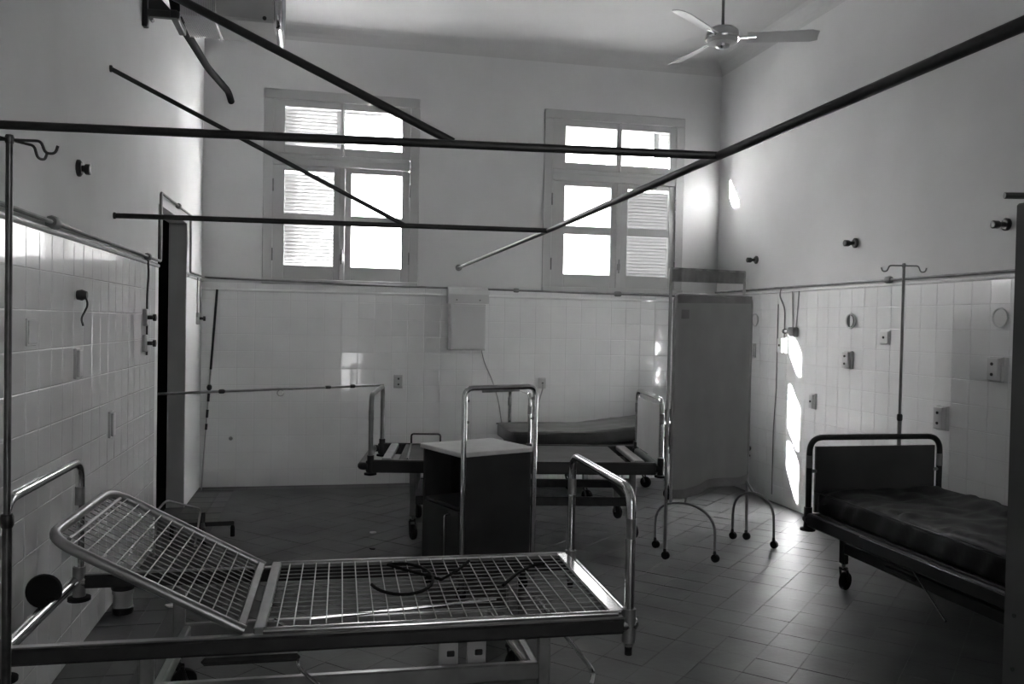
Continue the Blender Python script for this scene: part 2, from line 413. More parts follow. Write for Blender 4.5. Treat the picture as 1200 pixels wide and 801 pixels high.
# ------------------------------------------------------------------ windows
def window(n, W_, closed_left, label):
    x0, x1, z0, z1 = W_
    root = empty('window_%d' % n, ((x0+x1)/2, YB, z0)); struct(root, label, 'window')
    ox, oz = (x0+x1)/2, z0
    def L(p): return (p[0]-ox, p[1]-YB, p[2]-oz)
    def bx(name, a, b, m_, par=root, bev=.005): return MB().box(L(a), L(b), bev).build(name, m_, par)
    cs = .085
    # painted casing round the opening
    bx('casing', (x0, YB-.010, z1-cs), (x1, YB+.004, z1), 'win'); bx('casing', (x0, YB-.01, z0), (x0+cs, YB+.004, z1-cs), 'win'); bx('casing', (x1-cs, YB-.01, z0), (x1, YB+.004, z1-cs), 'win')
    bx('sill', (x0, YB-.035, z0-.015), (x1, YB+.06, z0+.03), 'win')
    ix0, ix1 = x0+cs, x1-cs; tz0, tz1 = 2.80, 2.90; iz0, iz1 = z0+.03, z1-cs
    mid = (.125 if n == 1 else 2.69)
    bx('transom_bar', (ix0, YB-.004, tz0), (ix1, YB+.07, tz1), 'win')
    bx('transom_mould', (ix0, YB-.012, tz0+.06), (ix1, YB-.003, tz0+.085), 'win', bev=.004)
    def sash(name, a, b, c, d, panes, par=root, proud=0):
        """frame a..b, c..d minus the pane rectangles"""
        f = MB(); y0, y1 = YB+.005-proud, YB+.05
        xs_ = sorted({a, b}|{p[0] for p in panes}|{p[1] for p in panes})
        px0, px1 = panes[0][0], panes[0][1]
        f.box(L((a, y0, c)), L((px0, y1, d)), .004); f.box(L((px1, y0, c)), L((b, y1, d)), .004)
        zs = [c]+[v for p in sorted(panes, key=lambda p: p[2]) for v in (p[2], p[3])]+[d]
        for i in range(0, len(zs), 2): f.box(L((px0, y0, zs[i])), L((px1, y1, zs[i+1])), .003)
        o = f.build(name, 'win', par)
        for p in panes: MB().box(L((p[0]-.004, YB+.028, p[2]-.004)), L((p[1]+.004, YB+.032, p[3]+.004)), 0).build('pane', 'glass', o)
        return o
    if n == 1: lp, rp, tl, tr = (-.37, .05), (.205, .645), (-.37, .105), (.145, .64)
    else: lp, rp, tl, tr = (2.16, 2.615), (2.78, 3.195), (2.16, 2.66), (2.71, 3.19)
    sl_ = sash('casement', ix0-.01, mid-.0005, iz0, tz0-.003, [(lp[0], lp[1], 1.93, 2.305), (lp[0], lp[1], 2.38, 2.755)])
    sr_ = sash('casement', mid+.0005, ix1+.01, iz0, tz0-.003, [(rp[0], rp[1], 1.93, 2.305), (rp[0], rp[1], 2.38, 2.755)])
    sash('transom_light', ix0-.01, mid-.0005, tz1+.003, iz1, [(tl[0], tl[1], 2.97, 3.305)])
    sash('transom_light', mid+.0005, ix1+.01, tz1+.003, iz1, [(tr[0], tr[1], 2.97, 3.305)])
    # cover strip where the casements meet, latch, bolt, hinges
    bx('astragal', (mid-.025, YB-.010, iz0), (mid+.025, YB+.004, tz0-.003), 'win'); bx('astragal', (mid-.012, YB-.01, tz1+.003), (mid+.012, YB+.004, iz1), 'win')
    MB().tube([L((mid, YB-.03, 1.95)), L((mid, YB-.035, 2.08))], .008, 8).build('latch', 'dull', root)
    MB().box(L((mid-.015, YB-.028, 1.98)), L((mid+.015, YB-.012, 2.04)), .003).build('latch_plate', 'dull', root)
    for hx in (ix0, ix1):
        for hz in (2.02, 2.62):
            MB().lathe([(.007, -.055), (.007, .055)], L((hx, YB-.012, hz)), n=8).build('hinge', 'dull', root)
    # outer louvred shutters: one leaf closed, the other folded back out of sight
    def shutter(a, b, c, d):
        yy0, yy1 = YB+.085, YB+.115; f = MB(); st = .05
        f.box(L((a, yy0, c)), L((a+st, yy1, d)), .003).box(L((b-st, yy0, c)), L((b, yy1, d)), .003)
        f.box(L((a+st, yy0, c)), L((b-st, yy1, c+st)), .003).box(L((a+st, yy0, d-st)), L((b-st, yy1, d)), .003)
        o = f.build('shutter_leaf', 'shutter', root)
        nsl = int((d-c-2*st)/.031); wd = b-a-2*st
        me = MB().add([(-wd/2, 0, .016), (wd/2, 0, .016), (wd/2, .030, -.014), (-wd/2, .030, -.014), (-wd/2, 0, .011), (wd/2, 0, .011), (wd/2, .030, -.019), (-wd/2, .030, -.019)],
                      [(0,1,2,3), (7,6,5,4), (0,4,5,1), (2,6,7,3), (0,3,7,4), (1,5,6,2)]).mesh('slat', 'shutter')
        for i in range(nsl):
            s_ = link('slat', me, o); s_.location = L(((a+b)/2, yy0, c+st+.0155+i*.031))
    if closed_left:
        shutter(ix0-.02, mid-.005, iz0-.02, tz0+.02); shutter(ix0-.02, mid-.005, tz1-.02, iz1+.02)
        MB().box(L((mid+.01, YB+.085, iz1-.075)), L((ix1, YB+.11, iz1)), .003).build('shutter_head', 'shutter', root)
    else:
        shutter(mid-.04, ix1+.02, iz0-.02, tz0+.02); shutter(3.06, ix1+.02, tz1-.02, iz1+.02)
        blocker_x = OP[1][0]+.03                       # unseen tall leaf added at the left jamb to block and shape the sun
        MB().box(L((blocker_x, YB+.13, iz0)), L((blocker_x+.03, YB+.80, 3.50)), .003).build('shutter_leaf', 'shutter', root)
    return root
window(1, WIN[0], True, 'left window, its left half shuttered with louvres, right half glaring white')
window(2, WIN[1], False, 'right window behind the folding screen, its left half glaring white')

# doorway lining on the left wall
m = MB(); m.box((XL-.125, DY1-.004, 0), (XL-.002, DY1+.01, DZ), .002)
struct(m.build('door_1', 'grey'), 'grey painted far jamb of the dark doorway', 'door frame')

# ------------------------------------------------------------------ pipes along the walls
def pipe(name, pts, r, m_, label, cat='pipe', fil=.03, par=None, fittings=()):
    o = MB().tube(fillet(pts, fil), r, 8).build(name, m_, par)
    if label: tag(o, label, cat)
    for (p, rr, ax) in fittings:
        MB().lathe([(rr*.8, -rr*1.2), (rr, -rr*.8), (rr, rr*.8), (rr*.8, rr*1.2)], p, ax, 10).build('fitting', m_, o)
    return o
zp = 1.805
pipe('conduit_pipe', [(XL+.022, YF+.03, zp), (XL+.022, DY0-.03, zp), (XL+.022, DY0-.03, 2.235), (XL+.022, DY1+.03, 2.235), (XL+.022, DY1+.03, zp), (XL+.022, YB-.025, zp), (XL+.06, YB-.022, zp-.005), (.5, YB-.05, 1.772), (XR-.02, YB-.05, 1.745)], .009, 'dull',
     'thin dark pipe running along the left wall, over the doorway and under the windows', fil=.02,
     fittings=[((XL+.022, 3.58, zp), .026, 'y'), ((XL+.022, 5.36, zp), .022, 'y'), ((XL+.022, 6.4, 2.235), .02, 'y'), ((1.1+.6, YB-.05, 1.762), .02, 'x'), ((2.68, YB-.05, 1.755), .026, 'x')])
pipe('conduit_pipe', [(XR-.022, YB-.02, 1.795), (XR-.022, YF+.03, 1.80)], .0095, 'dull', 'thin dark pipe running along the right wall above the ledge',
     fittings=[((XR-.022, 5.10, 1.797), .024, 'y'), ((XR-.022, 3.2, 1.798), .024, 'y')])
pipe('valve_pipe', [(XL+.02, 5.37, 1.79), (XL+.02, 5.40, 1.70), (XL+.02, 5.36, 1.60), (XL+.02, 5.36, 1.23)], .006, 'black', 'black hose dropping to the taps left of the doorway', 'hose', .05)
def tap(loc, ydir, label, rx=1):
    t = empty('gas_tap', loc); tag(t, label, 'tap', None)
    MB().box((-.002, -.035, -.05), (.022, .035, .05), .006).build('back_plate', 'grey', t)
    MB().lathe([(.012, 0), (.012, .03), (.02, .032), (.02, .048), (.012, .05)], (.02*rx, .0, 0), 'x', 12).build('spout', 'black', t)
    MB().box((.045, -.03, -.006), (.055, .03, .006), .003).build('lever', 'black', t)
tap((XL+.008, 5.33, 1.45), 1, 'upper of two black taps on grey plates left of the doorway')
tap((XL+.008, 5.33, 1.30), 1, 'lower of two black taps on grey plates left of the doorway')
tap((XL+.008, 7.42, 1.45), 1, 'black tap on a grey plate between the doorway and the corner')
pipe('tap_pipe', [(XL+.02, 7.36, 1.78), (XL+.02, 7.36, 1.46)], .005, 'dull', 'left of two thin pipes dropping to the tap beside the corner')
pipe('tap_pipe', [(XL+.02, 7.52, 1.78), (XL+.02, 7.52, 1.46)], .005, 'dull', 'right of two thin pipes dropping to the tap beside the corner')
pipe('tap_pipe', [(XR-.018, 6.50, 1.79), (XR-.018, 6.52, 1.73), (XR-.018, 6.43, 1.62), (XR-.018, 6.43, 1.38)], .0055, 'dull', 'bent black pipe dropping to the white switch box right of the screen', fil=.05)
pipe('tap_pipe', [(XR-.018, 6.32, 1.76), (XR-.018, 6.30, 1.47)], .005, 'dull', 'left of two thin pipes above the dark valve in the sunlight')
pipe('tap_pipe', [(XR-.018, 6.22, 1.76), (XR-.018, 6.25, 1.47)], .005, 'dull', 'right of two thin pipes above the dark valve in the sunlight')
pipe('cable_duct', [(XR-.012, 6.55, 1.66), (XR-.012, 6.55, .95), (XR-.012, 6.58, .6), (XR-.012, 6.58, .06)], .0045, 'dull', 'thin cable running down the right wall beside the screen', 'cable')
t = empty('wall_valve', (XR-.008, 6.27, 1.435)); tag(t, 'dark valve block on the right wall at the top of the sunlit strip', 'valve')
MB().box((-.05, -.045, -.045), (0, .045, .035), .008).build('body', 'dull', t); MB().lathe([(.014, 0), (.014, .05), (.02, .05), (.02, .07)], (-.03, .06, 0), 'y', 12).build('knob', 'black', t)

# ------------------------------------------------------------------ small fittings on the walls
def lamp_socket(loc, side, label, k=1):
    t = empty('lamp_socket', loc, 0 if side < 0 else PI); tag(t, label, 'lamp socket', 'bare lamp sockets high on the side walls')   # local -x points into the room
    MB().lathe([(.036, 0), (.036, -.010), (.026, -.018)], (0, 0, 0), 'x', 18).build('rose', 'black', t)
    MB().tube([(-.015, 0, 0), (-.06*k, 0, -.004)], .014, 12).build('neck', 'black', t)
    MB().lathe([(.018, -.05*k), (.023, -.06*k), (.023, -.09*k), (.016, -.094*k)], (0, 0, -.004), 'x', 16).build('holder', 'black', t)
lamp_socket((XR-.001, 6.96, 2.06), -1, 'empty black lamp socket high on right wall, just above the folding screen')
lamp_socket((XR-.001, 5.51, 2.08), -1, 'empty black lamp socket high on right wall, left of the drip stand')
lamp_socket((XR-.001, 4.11, 2.06), -1, 'empty black lamp socket on right wall near the tall dark cabinet')
lamp_socket((XL+.001, 3.98, 2.08), 1, 'empty black lamp socket high on the left wall', .55)
def ring(loc, side, hole, label):
    t = empty('outlet_ring', loc, 0 if side < 0 else PI); tag(t, label, 'outlet', 'round outlets in the wall tiles')
    m = MB(); P = [(-.012, .052*math.cos(a), .052*math.sin(a)) for a in [2*PI*k/20 for k in range(20)]]
    m.tube(P, .006, 6, True).build('rim', 'pale', t)
    MB().lathe([(.048, 0), (.048, -.011)], (0, 0, 0), 'x', 20).build('cover', 'black' if hole == 1 else 'pale', t)
    if hole == 1: MB().prism([(-.014, .005+.042*math.cos(a), .042*math.sin(a)) for a in [R(-100)-R(160)*k/10 for k in range(11)]], (-.004, 0, 0)).build('cover_half', 'pale', t)
    if hole == 2: MB().tube([(-.012, 0, 0), (-.03, 0, -.02), (-.02, .005, -.08), (-.022, 0, -.14)], .006, 6).build('cord', 'black', t)
ring((XR-.008, 6.93, 1.53), -1, 0, 'round pale outlet beside the edge of the folding screen')
ring((XR-.008, 5.52, 1.52), -1, 1, 'round outlet with half its dark hole open, left of drip stand')
ring((XR-.008, 4.12, 1.54), -1, 0, 'round pale outlet close to the tall dark cabinet')
t = empty('outlet_ring', (XL+.008, 3.96, 1.54)); tag(t, 'black plug with a short hanging cord on the left wall', 'outlet')
MB().lathe([(.02, 0), (.024, .02), (.016, .04)], (0, 0, 0), 'x', 12).build('plug', 'black', t)
MB().tube(fillet([(.03, 0, 0), (.045, 0, -.04), (.02, -.015, -.1), (.025, .0, -.13)], .03), .0045, 6).build('cord', 'black', t)
def box_fit(name, loc, side, w_, h_, d_, m_, label, cat, dots=2, grp=None, back=False):
    rz = {'r': 0, 'l': PI, 'b': PI/2}[side]
    t = empty(name, loc, rz); tag(t, label, cat, grp)
    MB().box((-d_*.5, -w_/2, -h_/2), (0, w_/2, h_/2), .003).build('back_box', m_, t)
    MB().box((-d_, -w_/2+.006, -h_/2+.008), (-d_*.5, w_/2-.006, h_/2-.008), .003).build('face_plate', m_, t)
    for i in range(dots):
        MB().lathe([(.009, 0), (.009, -.005)], (-d_, 0, (i-(dots-1)/2)*h_*.42), 'x', 10).build('socket_hole', 'black', t)
box_fit('wall_switch', (XR-.008, 5.53, 1.24), 'r', .08, .13, .045, 'pale', 'pale switch box below the half-open round outlet', 'switch', 2)
box_fit('wall_switch', (XR-.008, 6.95, 1.26), 'r', .07, .12, .03, 'pale', 'pale switch plate partly behind the edge of the folding screen', 'switch', 1)
box_fit('wall_switch', (XR-.008, 4.13, 1.25), 'r', .09, .14, .045, 'pale', 'pale switch box on the right wall next to the tall dark cabinet', 'switch', 2)
box_fit('wall_socket', (XR-.008, 5.97, .90), 'r', .06, .12, .04, 'pale', 'small pale socket low on the wall just right of the sunlit strip', 'socket', 1)
box_fit('wall_socket', (XR-.008, 4.55, .93), 'r', .09, .15, .05, 'pale', 'pale socket box above the head of the right-hand bed', 'socket', 2)
box_fit('wall_switch', (XR-.008, 6.42, 1.32), 'r', .075, .13, .06, 'white', 'bright white switch box at the end of the bent black pipe', 'switch', 1)
box_fit('call_button', (XR-.008, 5.13, 1.41), 'r', .10, .10, .02, 'white', 'white call button plate with a grey dot left of the drip stand', 'button', 1)
box_fit('wall_switch', (XL+.008, 3.37, 1.39), 'l', .10, .10, .012, 'pale', 'pale blank plate on the left wall behind the near drip stand', 'plate', 0)
box_fit('wall_switch', (XL+.008, 3.94, 1.25), 'l', .06, .13, .025, 'pale', 'narrow pale switch on the left wall below the hanging cord', 'switch', 0)
box_fit('wall_socket', (XL+.008, 4.54, .92), 'l', .06, .13, .025, 'pale', 'narrow pale socket low on the left wall above the raised backrest', 'socket', 0)
box_fit('wall_socket', (.64, YB-.008, .92), 'b', .08, .12, .03, 'grey', 'grey double socket on far wall beside the far bed end hoop', 'socket', 2)
box_fit('wall_socket', (1.97, YB-.008, .91), 'b', .07, .10, .03, 'pale', 'pale socket on the far wall with a cable hanging from it', 'socket', 1)
pipe('power_cable', [(1.97, YB-.045, .91), (1.97, YB-.05, .86), (1.93, YB-.02, .7), (1.9, YB-.02, .5)], .007, 'grey', 'grey cable hanging from the far wall socket behind the mattress', 'cable', .05)
t = tag(MB().lathe([(.018, 0), (.014, -.012)], (-.79, YB-.008, .42), 'y', 10).build('wall_plug', 'dull', None), 'small dark plug in the far wall tiles left of the beds', 'plug')
# white box on the far wall
t = empty('wall_box', (1.245, YB-.008, 1.21)); tag(t, 'white wall box with a curved lid, hung below the pipe between the windows', 'box')
MB().box((-.165, -.14, 0), (.165, 0, .42), .008).build('body', 'pale', t)
m = MB(); prof = [(0, 0, .42), (0, 0, .57), (0, -.06, .57), (0, -.12, .55), (0, -.155, .50), (0, -.16, .42)]
m.prism([(-.18, p[1], p[2]) for p in prof], (.36, 0, 0)).build('lid', 'pale', t)
MB().box((-.15, -.146, .015), (.15, -.14, .40), .002).build('front_panel', 'pale', t)
for sx in (-.11, .10): MB().lathe([(.008, 0), (.006, -.008)], (sx, -.16, .45), 'y', 8).build('screw', 'dull', t)
pipe('power_cable', [(1.39, YB-.03, 1.215), (1.42, YB-.02, 1.1), (1.50, YB-.02, .93), (1.56, YB-.02, .75), (1.6, YB-.02, .5)], .005, 'grey', 'thin dark cable hanging from the white wall box', 'cable', .08)

# ------------------------------------------------------------------ overhead curtain rails
RR = .0135
rx_ = 1.17
A_ = tag(MB().tube([(rx_, YB-.005, 1.955), (rx_, 4.5, 1.962), (rx_-.02, 2.4, 1.97), (rx_-.045, YF+.02, 1.98)], RR, 12).build('curtain_rail', 'blackmetal'), 'long dark curtain rail running from the far wall to above the viewer', 'rail')
MB().lathe([(.03, 0), (.03, -.012), (.018, -.02)], (rx_, YB, 1.955), 'y', 16).build('wall_flange', 'dull', A_)
def rail(p0, p1, label, flange=True, r=RR):
    o = tag(MB().tube([p0, p1], r, 12).build('curtain_rail', 'blackmetal'), label, 'rail')
    if flange: MB().lathe([(.017, 0), (.017, .008), (.014, .012)], (XL, p0[1], p0[2]), 'x', 14).build('wall_flange', 'blackmetal', o)
    return o
rail((XL+.003, 2.72, 1.99), (rx_-.02, 2.41, 1.97), 'thick dark cross rail in front of both window tops', r=.0125)
rail((XL+.003, 4.62, 1.955), (rx_, 4.52, 1.962), 'thinner dark cross rail crossing the lower panes of the left window')
rail((XL+.003, 2.70, 2.66), (.36, 2.53, 1.985), 'slanting strut from upper left down to the thick cross rail', r=.0125)
rail((XL+.003, 4.52, 2.655), (.40, 4.55, 1.96), 'slanting strut from the left wall down to the thinner cross rail', r=.0115)

# ------------------------------------------------------------------ appliance on wall bracket with insulated pipe
t = empty('wall_bracket', (XL, 5.25, 3.1)); tag(t, 'black steel bracket high on the left wall holding the ribbed appliance', 'bracket')
MB().box((0, -.02, 0), (.03, .03, .5), .004).build('wall_bar', 'black', t); MB().box((.02, -.015, .06), (.20, .025, .10), .004).build('arm', 'black', t)
MB().box((.15, -.02, .06), (.19, .30, .105), .004).build('cross_arm', 'black', t)
MB().prism([(.03, 0, .10), (.16, 0, .10), (.03, 0, .24)], (0, .02, 0)).build('gusset', 'black', t)
MB().lathe([(.012, -.02), (.012, .02)], (.05, .0, .045), 'y', 10).build('bolt', 'dull', t)
t = empty('air_conditioner', (-.88, 5.30, 3.205)); tag(t, 'boxy pale appliance with a ribbed end, mounted under the ceiling at upper left', 'appliance')
MB().box((.215, 0, 0), (.56, .42, .42), .012).build('casing', 'ac', t)
MB().box((.02, .02, .008), (.215, .40, .41), .006).build('ribbed_core', 'grey', t)
fin = MB().box((0, .012, .0), (.0045, .408, .416), 0).mesh('fin', 'pale')
for i in range(20):
    o = link('fin', fin, t); o.location = (.025+i*.0095, 0, 0)
MB().box((.205, -.004, -.006), (.222, .425, .425), .004).build('edge_trim', 'chrome', t)
MB().tube(fillet([(.575, -.01, .43), (.575, -.01, -.01), (.575, .43, -.01), (.575, .43, .43)], .05), .022, 12).build('front_bezel', 'chrome', t)
MB().box((.555, .005, .005), (.60, .415, .42), .01).build('front', 'dull', t)
MB().lathe([(.012, 0), (.012, -.008)], (.50, -.0, .02), 'y', 10).build('screw', 'black', t)
o = tag(MB().tube(fillet([(-.885, 5.28, 3.30), (-.875, 5.34, 3.20), (-.90, 6.9, 3.345), (-.83, 7.6, 3.36), (-.82, YB-.004, 3.31)], .15), .028, 10).build('insulated_pipe', 'rubber'), 'thick black insulated pipe leading from the appliance to the far wall', 'pipe')

# ------------------------------------------------------------------ ceiling fan
FZ0 = 3.40; t = empty('ceiling_fan', (2.58, 5.39, FZ0)); tag(t, 'three-bladed pale ceiling fan on a long dark rod', 'ceiling fan')
MB().tube([(0, 0, .05), (0, 0, ZC-FZ0-.03)], .010, 10).build('rod', 'dull', t)
MB().lathe([(.02, ZC-FZ0-.09), (.055, ZC-FZ0-.06), (.06, ZC-FZ0)], (0, 0, 0), 'z', 18).build('canopy', 'fan', t)
MB().lathe([(.03, .075), (.08, .065), (.105, .045), (.11, .0), (.095, -.035), (.05, -.045)], (0, 0, 0), 'z', 28).build('motor', 'fan', t)
MB().lathe([(.112, .004), (.115, .0), (.112, -.012)], (0, 0, 0), 'z', 28).build('motor_band', 'chrome', t)
MB().lathe([(.05, -.04), (.045, -.06), (.015, -.07)], (0, 0, 0), 'z', 20).build('cap', 'chrome', t)
def blade(ang):
    c, s_ = math.cos(ang), math.sin(ang)
    def fn(u, v):
        r_ = .16+u*.46; hw = .05+.012*u if u < .94 else .045
        y_ = (v-.5)*2*hw; z_ = -.0 - .30*y_ + .006*math.sin(PI*v)
        return (c*r_-s_*y_, s_*r_+c*y_, z_), (0, 0, 1)
    b = MB().sheet(fn, 10, 6, .005).build('blade', 'fan', t)
    MB().tube([(c*.09, s_*.09, .0), (c*.14, s_*.14, .004), (c*.22, s_*.22, .008)], .010, 8).build('blade_arm', 'chrome', b)
for a in (R(-21), R(-21+240), R(-21+120)): blade(a)

# ------------------------------------------------------------------ beds
def caster(par, x, y, ztop, r=.05, yaw=0, zc=None):
    st = MB().tube([(x, y, ztop), (x, y, 2*r+.02)], .011, 8).build('caster_stem', 'dull', par)
    c, s_ = math.cos(yaw), math.sin(yaw); ox, oy = x+c*.022, y+s_*.022
    f = MB()
    for sg in (-1, 1):
        a = Vector((x - s_*sg*.02, y + c*sg*.02, 2*r+.02)); b = Vector((ox - s_*sg*.022, oy + c*sg*.022, r))
        f.tube([a, b], .008, 6)
    f.tube([(x - s_*.022, y + c*.022, 2*r+.022), (x + s_*.022, y - c*.022, 2*r+.022)], .012, 6)
    f.build('caster_fork', 'black', par)
    w_ = MB().lathe([(r*.45, -.015), (r*.9, -.016), (r, -.010), (r, .010), (r*.9, .016), (r*.45, .015)], (0, 0, 0), 'x', 20).build('caster_wheel', 'rubber', par)
    w_.location = (ox, oy, r); w_.rotation_euler = (0, 0, yaw+PI/2)
def bed(name, label, loc, rot, L, W, zf, o):
    """local x along the length from the near-left corner, y across, z up"""
    t = empty(name, (loc[0], loc[1], 0), R(rot)); tag(t, label, 'hospital bed')
    rm, hm = o.get('rail', 'blackmetal'), o.get('hoop', 'chrome'); hms = o.get('hoopm', (hm, hm)); d0 = o.get('depth', .06)
    # side and end rails: rounded outline
    for y0 in (0, W-.035): MB().box((.05, y0, zf-d0), (L-.05, y0+.035, zf), .009).build('side_rail', rm, t)
    if o.get('cap'):
        for y0 in (0, W-.035): MB().box((.05, y0+.004, zf-.002), (L-.05, y0+.031, zf+.004), .002).build('rail_cap', o['cap'], t)
    for x0 in (0, L-.035):
        s_ = 1 if x0 == 0 else -1; xx = x0 if s_ == 1 else L
        P = [(xx+s_*.06, .0175, zf-d0/2), (xx+s_*.0175, .0175, zf-d0/2), (xx+s_*.0175, W-.0175, zf-d0/2), (xx+s_*.06, W-.0175, zf-d0/2)]
        MB().tube(fillet(P, .04, 6), min(.026, d0*.42) if o.get('slim') is None else .017, 10).build('end_rail', o.get('endrail', rm), t)
    hh = o.get('hoop_h', .45)
    for k, hx in enumerate(o.get('hoops', (.06, L-.06))):
        P = [(hx, .018, zf-.10), (hx, .018, zf+hh), (hx, W-.018, zf+hh), (hx, W-.018, zf-.10)]
        h = MB().tube(fillet(P, .085, 8), .0165, 12).build('end_hoop', hms[k], t)
        for y_ in (.018, W-.018):
            MB().tube([(hx, y_, zf-.085), (hx, y_, zf+.03)], .0235, 12).build('post_sleeve', o.get('sleeve', 'dull'), h)
            MB().tube([(hx, y_, zf+hh-.17), (hx, y_, zf+hh-.10)], .0178, 12).build('post_collar', 'dull', h)
            if o.get('discs', (True, True))[k] is False: MB().tube([(hx, y_, zf-.13), (hx, y_, zf-.08)], .013, 10).build('post_plug', 'rubber', h); continue
            MB().lathe([(.02, -.105), (.042, -.10), (.042, -.088), (.02, -.083)], (hx, y_, zf), 'z', 16).build('bumper_disc', 'rubber', h)
        pan = o.get('panels', (None, None))[k]
        if pan:
            MB().sheet(lambda u, v: ((hx, .055+u*(W-.11), zf-.0+v*(hh-.05)), (1, 0, 0)), 2, 2, .014).build('end_panel', pan, h)
            for y_ in (.04, W-.04): MB().tube([(hx, y_-.022, zf+hh*.55), (hx, y_+.022, zf+hh*.55)], .010, 8).build('panel_clip', 'dull', h)
    # legs with castors on a narrower undercarriage
    for (lx, ly) in o['legs']:
        lg = MB().box((lx-.022, ly-.018, .15), (lx+.022, ly+.018, zf-d0+.005), .005).build('leg', o.get('legm', 'dull'), t)
        caster(lg, lx, ly, .16, .05, o.get('cy', R(40)))
    zu = o.get('zu', .2); lx0 = min(p[0] for p in o['legs']); lx1 = max(p[0] for p in o['legs']); ly0 = min(p[1] for p in o['legs']); ly1 = max(p[1] for p in o['legs'])
    for y_ in (ly0, ly1): MB().box((lx0, y_-.015, zu-.03), (lx1, y_+.015, zu+.03), .005).build('base_rail', o.get('base', 'dull'), t)
    for x_ in (lx0+.03, lx1-.03): MB().box((x_-.015, ly0, zu-.025), (x_+.015, ly1, zu+.025), .005).build('base_crossbar', o.get('base', 'dull'), t)
    return t

# ---- the near bed, wire mesh deck, backrest up
NL, NW, NZ = 2.03, .80, .455
nb = bed('hospital_bed', 'bare near bed with a wire mesh deck and raised backrest', (-.965, 2.785), -1.0, NL, NW, NZ,
         dict(rail='blackmetal', cap='steel', discs=(True, False), hoop='chrome', endrail='chrome', hoops=(.035, NL-.035), hoop_h=.44, legs=((.42, .12), (.42, .68), (1.72, .12), (1.72, .68)), zu=.25, base='steel', depth=.054))
hx0 = .755; zd = NZ+.012
dk = MB().box((hx0, .02, zd-.016), (hx0+.035, NW-.02, zd+.012), .004).build('deck_frame', 'steel', nb)
MB().tube([(hx0+.03, .022, zd), (NL-.075, .022, zd)], .0125, 10).build('deck_edge_bar', 'chrome', nb)
MB().tube([(hx0+.03, NW-.022, zd), (NL-.075, NW-.022, zd)], .0125, 10).build('deck_edge_bar', 'steel', nb)
MB().box((NL-.105, .02, zd-.016), (NL-.05, NW-.02, zd+.010), .006).build('deck_foot_bar', 'chrome', nb)
wl = MB().tube([(0, .03, 0), (0, NW-.03, 0)], .0023, 5).mesh('wire', 'wire')
nwx = 22; x_a, x_b = hx0+.07, NL-.13
for i in range(nwx):
    o = link('wire', wl, dk); o.location = (x_a+(x_b-x_a)*i/(nwx-1), 0, zd+.003)
ww = MB().tube([(hx0+.03, 0, 0), (NL-.08, 0, 0)], .0020, 5).mesh('wire', 'dull')  # darker steel: shade on the lengthwise wires put into their colour
for j in range(15):
    o = link('wire', ww, dk); o.location = (0, .06+(NW-.12)*j/14, zd-.002)
# backrest: its own tilted part
BLn, BA = .655, R(28.5)
bk = empty('x', (0, 0, 0)); bpy.data.objects.remove(bk)
fr = MB().tube(fillet([(0, .035, 0), (-BLn, .035, 0), (-BLn, NW-.035, 0), (0, NW-.035, 0)], .10, 8), .0165, 12).build('backrest_frame', 'steel', nb)
fr.location = (hx0-.03, 0, zd+.0); fr.rotation_euler = (0, BA, 0)
MB().box((-.03, .03, -.012), (0, NW-.03, .012), .004).build('backrest_hinge_bar', 'chrome', fr)
MB().tube([(-BLn+.05, .09, .004), (-BLn+.05, NW-.09, .004)], .007, 8).build('backrest_top_bar', 'steel', fr)
wb = MB().tube([(0, .045, 0), (0, NW-.045, 0)], .0023, 5).mesh('wire', 'wire')
for i in range(12):
    o = link('wire', wb, fr); o.location = (-.07-(BLn-.14)*i/11, 0, .004)
wb2 = MB().tube([(-BLn+.02, 0, 0), (-.02, 0, 0)], .0020, 5).mesh('wire', 'dull')  # lengthwise backrest wires, shaded side painted in with the darker steel
for j in range(14):
    o = link('wire', wb2, fr); o.location = (0, .085+(NW-.17)*j/13, -.001)
# undercarriage pieces of the near bed
for x_, y_ in ((1.40, .22), (1.50, .22)):
    pl = MB().box((x_-.034, y_-.004, .245), (x_+.034, y_+.004, .375), .008).build('hinge_plate', 'pale', nb)
    for dz in (.285, .335): MB().box((x_-.006, y_-.007, dz-.011), (x_+.022, y_+.0065, dz+.011), .003).build('plate_notch', 'black', pl)
MB().tube([(1.55, .30, .40), (1.66, .14, .27)], .011, 8).build('lift_strut', 'chrome', nb)
MB().tube(fillet([(.80, .30, NZ-.05), (.885, .18, NZ-.055), (.885, .14, .30), (.99, .03, .25)], .03), .0065, 8).build('crank_handle', 'chrome', nb)
MB().tube(fillet([(1.76, .42, NZ-.05), (1.865, -.01, .285), (1.845, -.05, .25), (1.55, -.06, .24)], .02), .008, 8).build('foot_lever', 'chrome', nb)
MB().tube([(.92, .30, NZ-.05), (1.60, .40, NZ-.045)], .008, 8).build('crank_rod', 'chrome', nb)
MB().box((.60, .0, NZ-.085), (.90, .04, NZ-.06), .012).build('rail_stiffener', 'blackmetal', nb)
MB().lathe([(.03, -.012), (.058, -.012), (.062, 0), (.058, .012), (.03, .012)], (-.012, .53, NZ+.015), 'y', 24).build('wall_roller', 'rubber', nb)
MB().tube([(-.012, .53, NZ+.015), (.03, .60, NZ-.03)], .012, 8).build('roller_axle', 'black', nb)

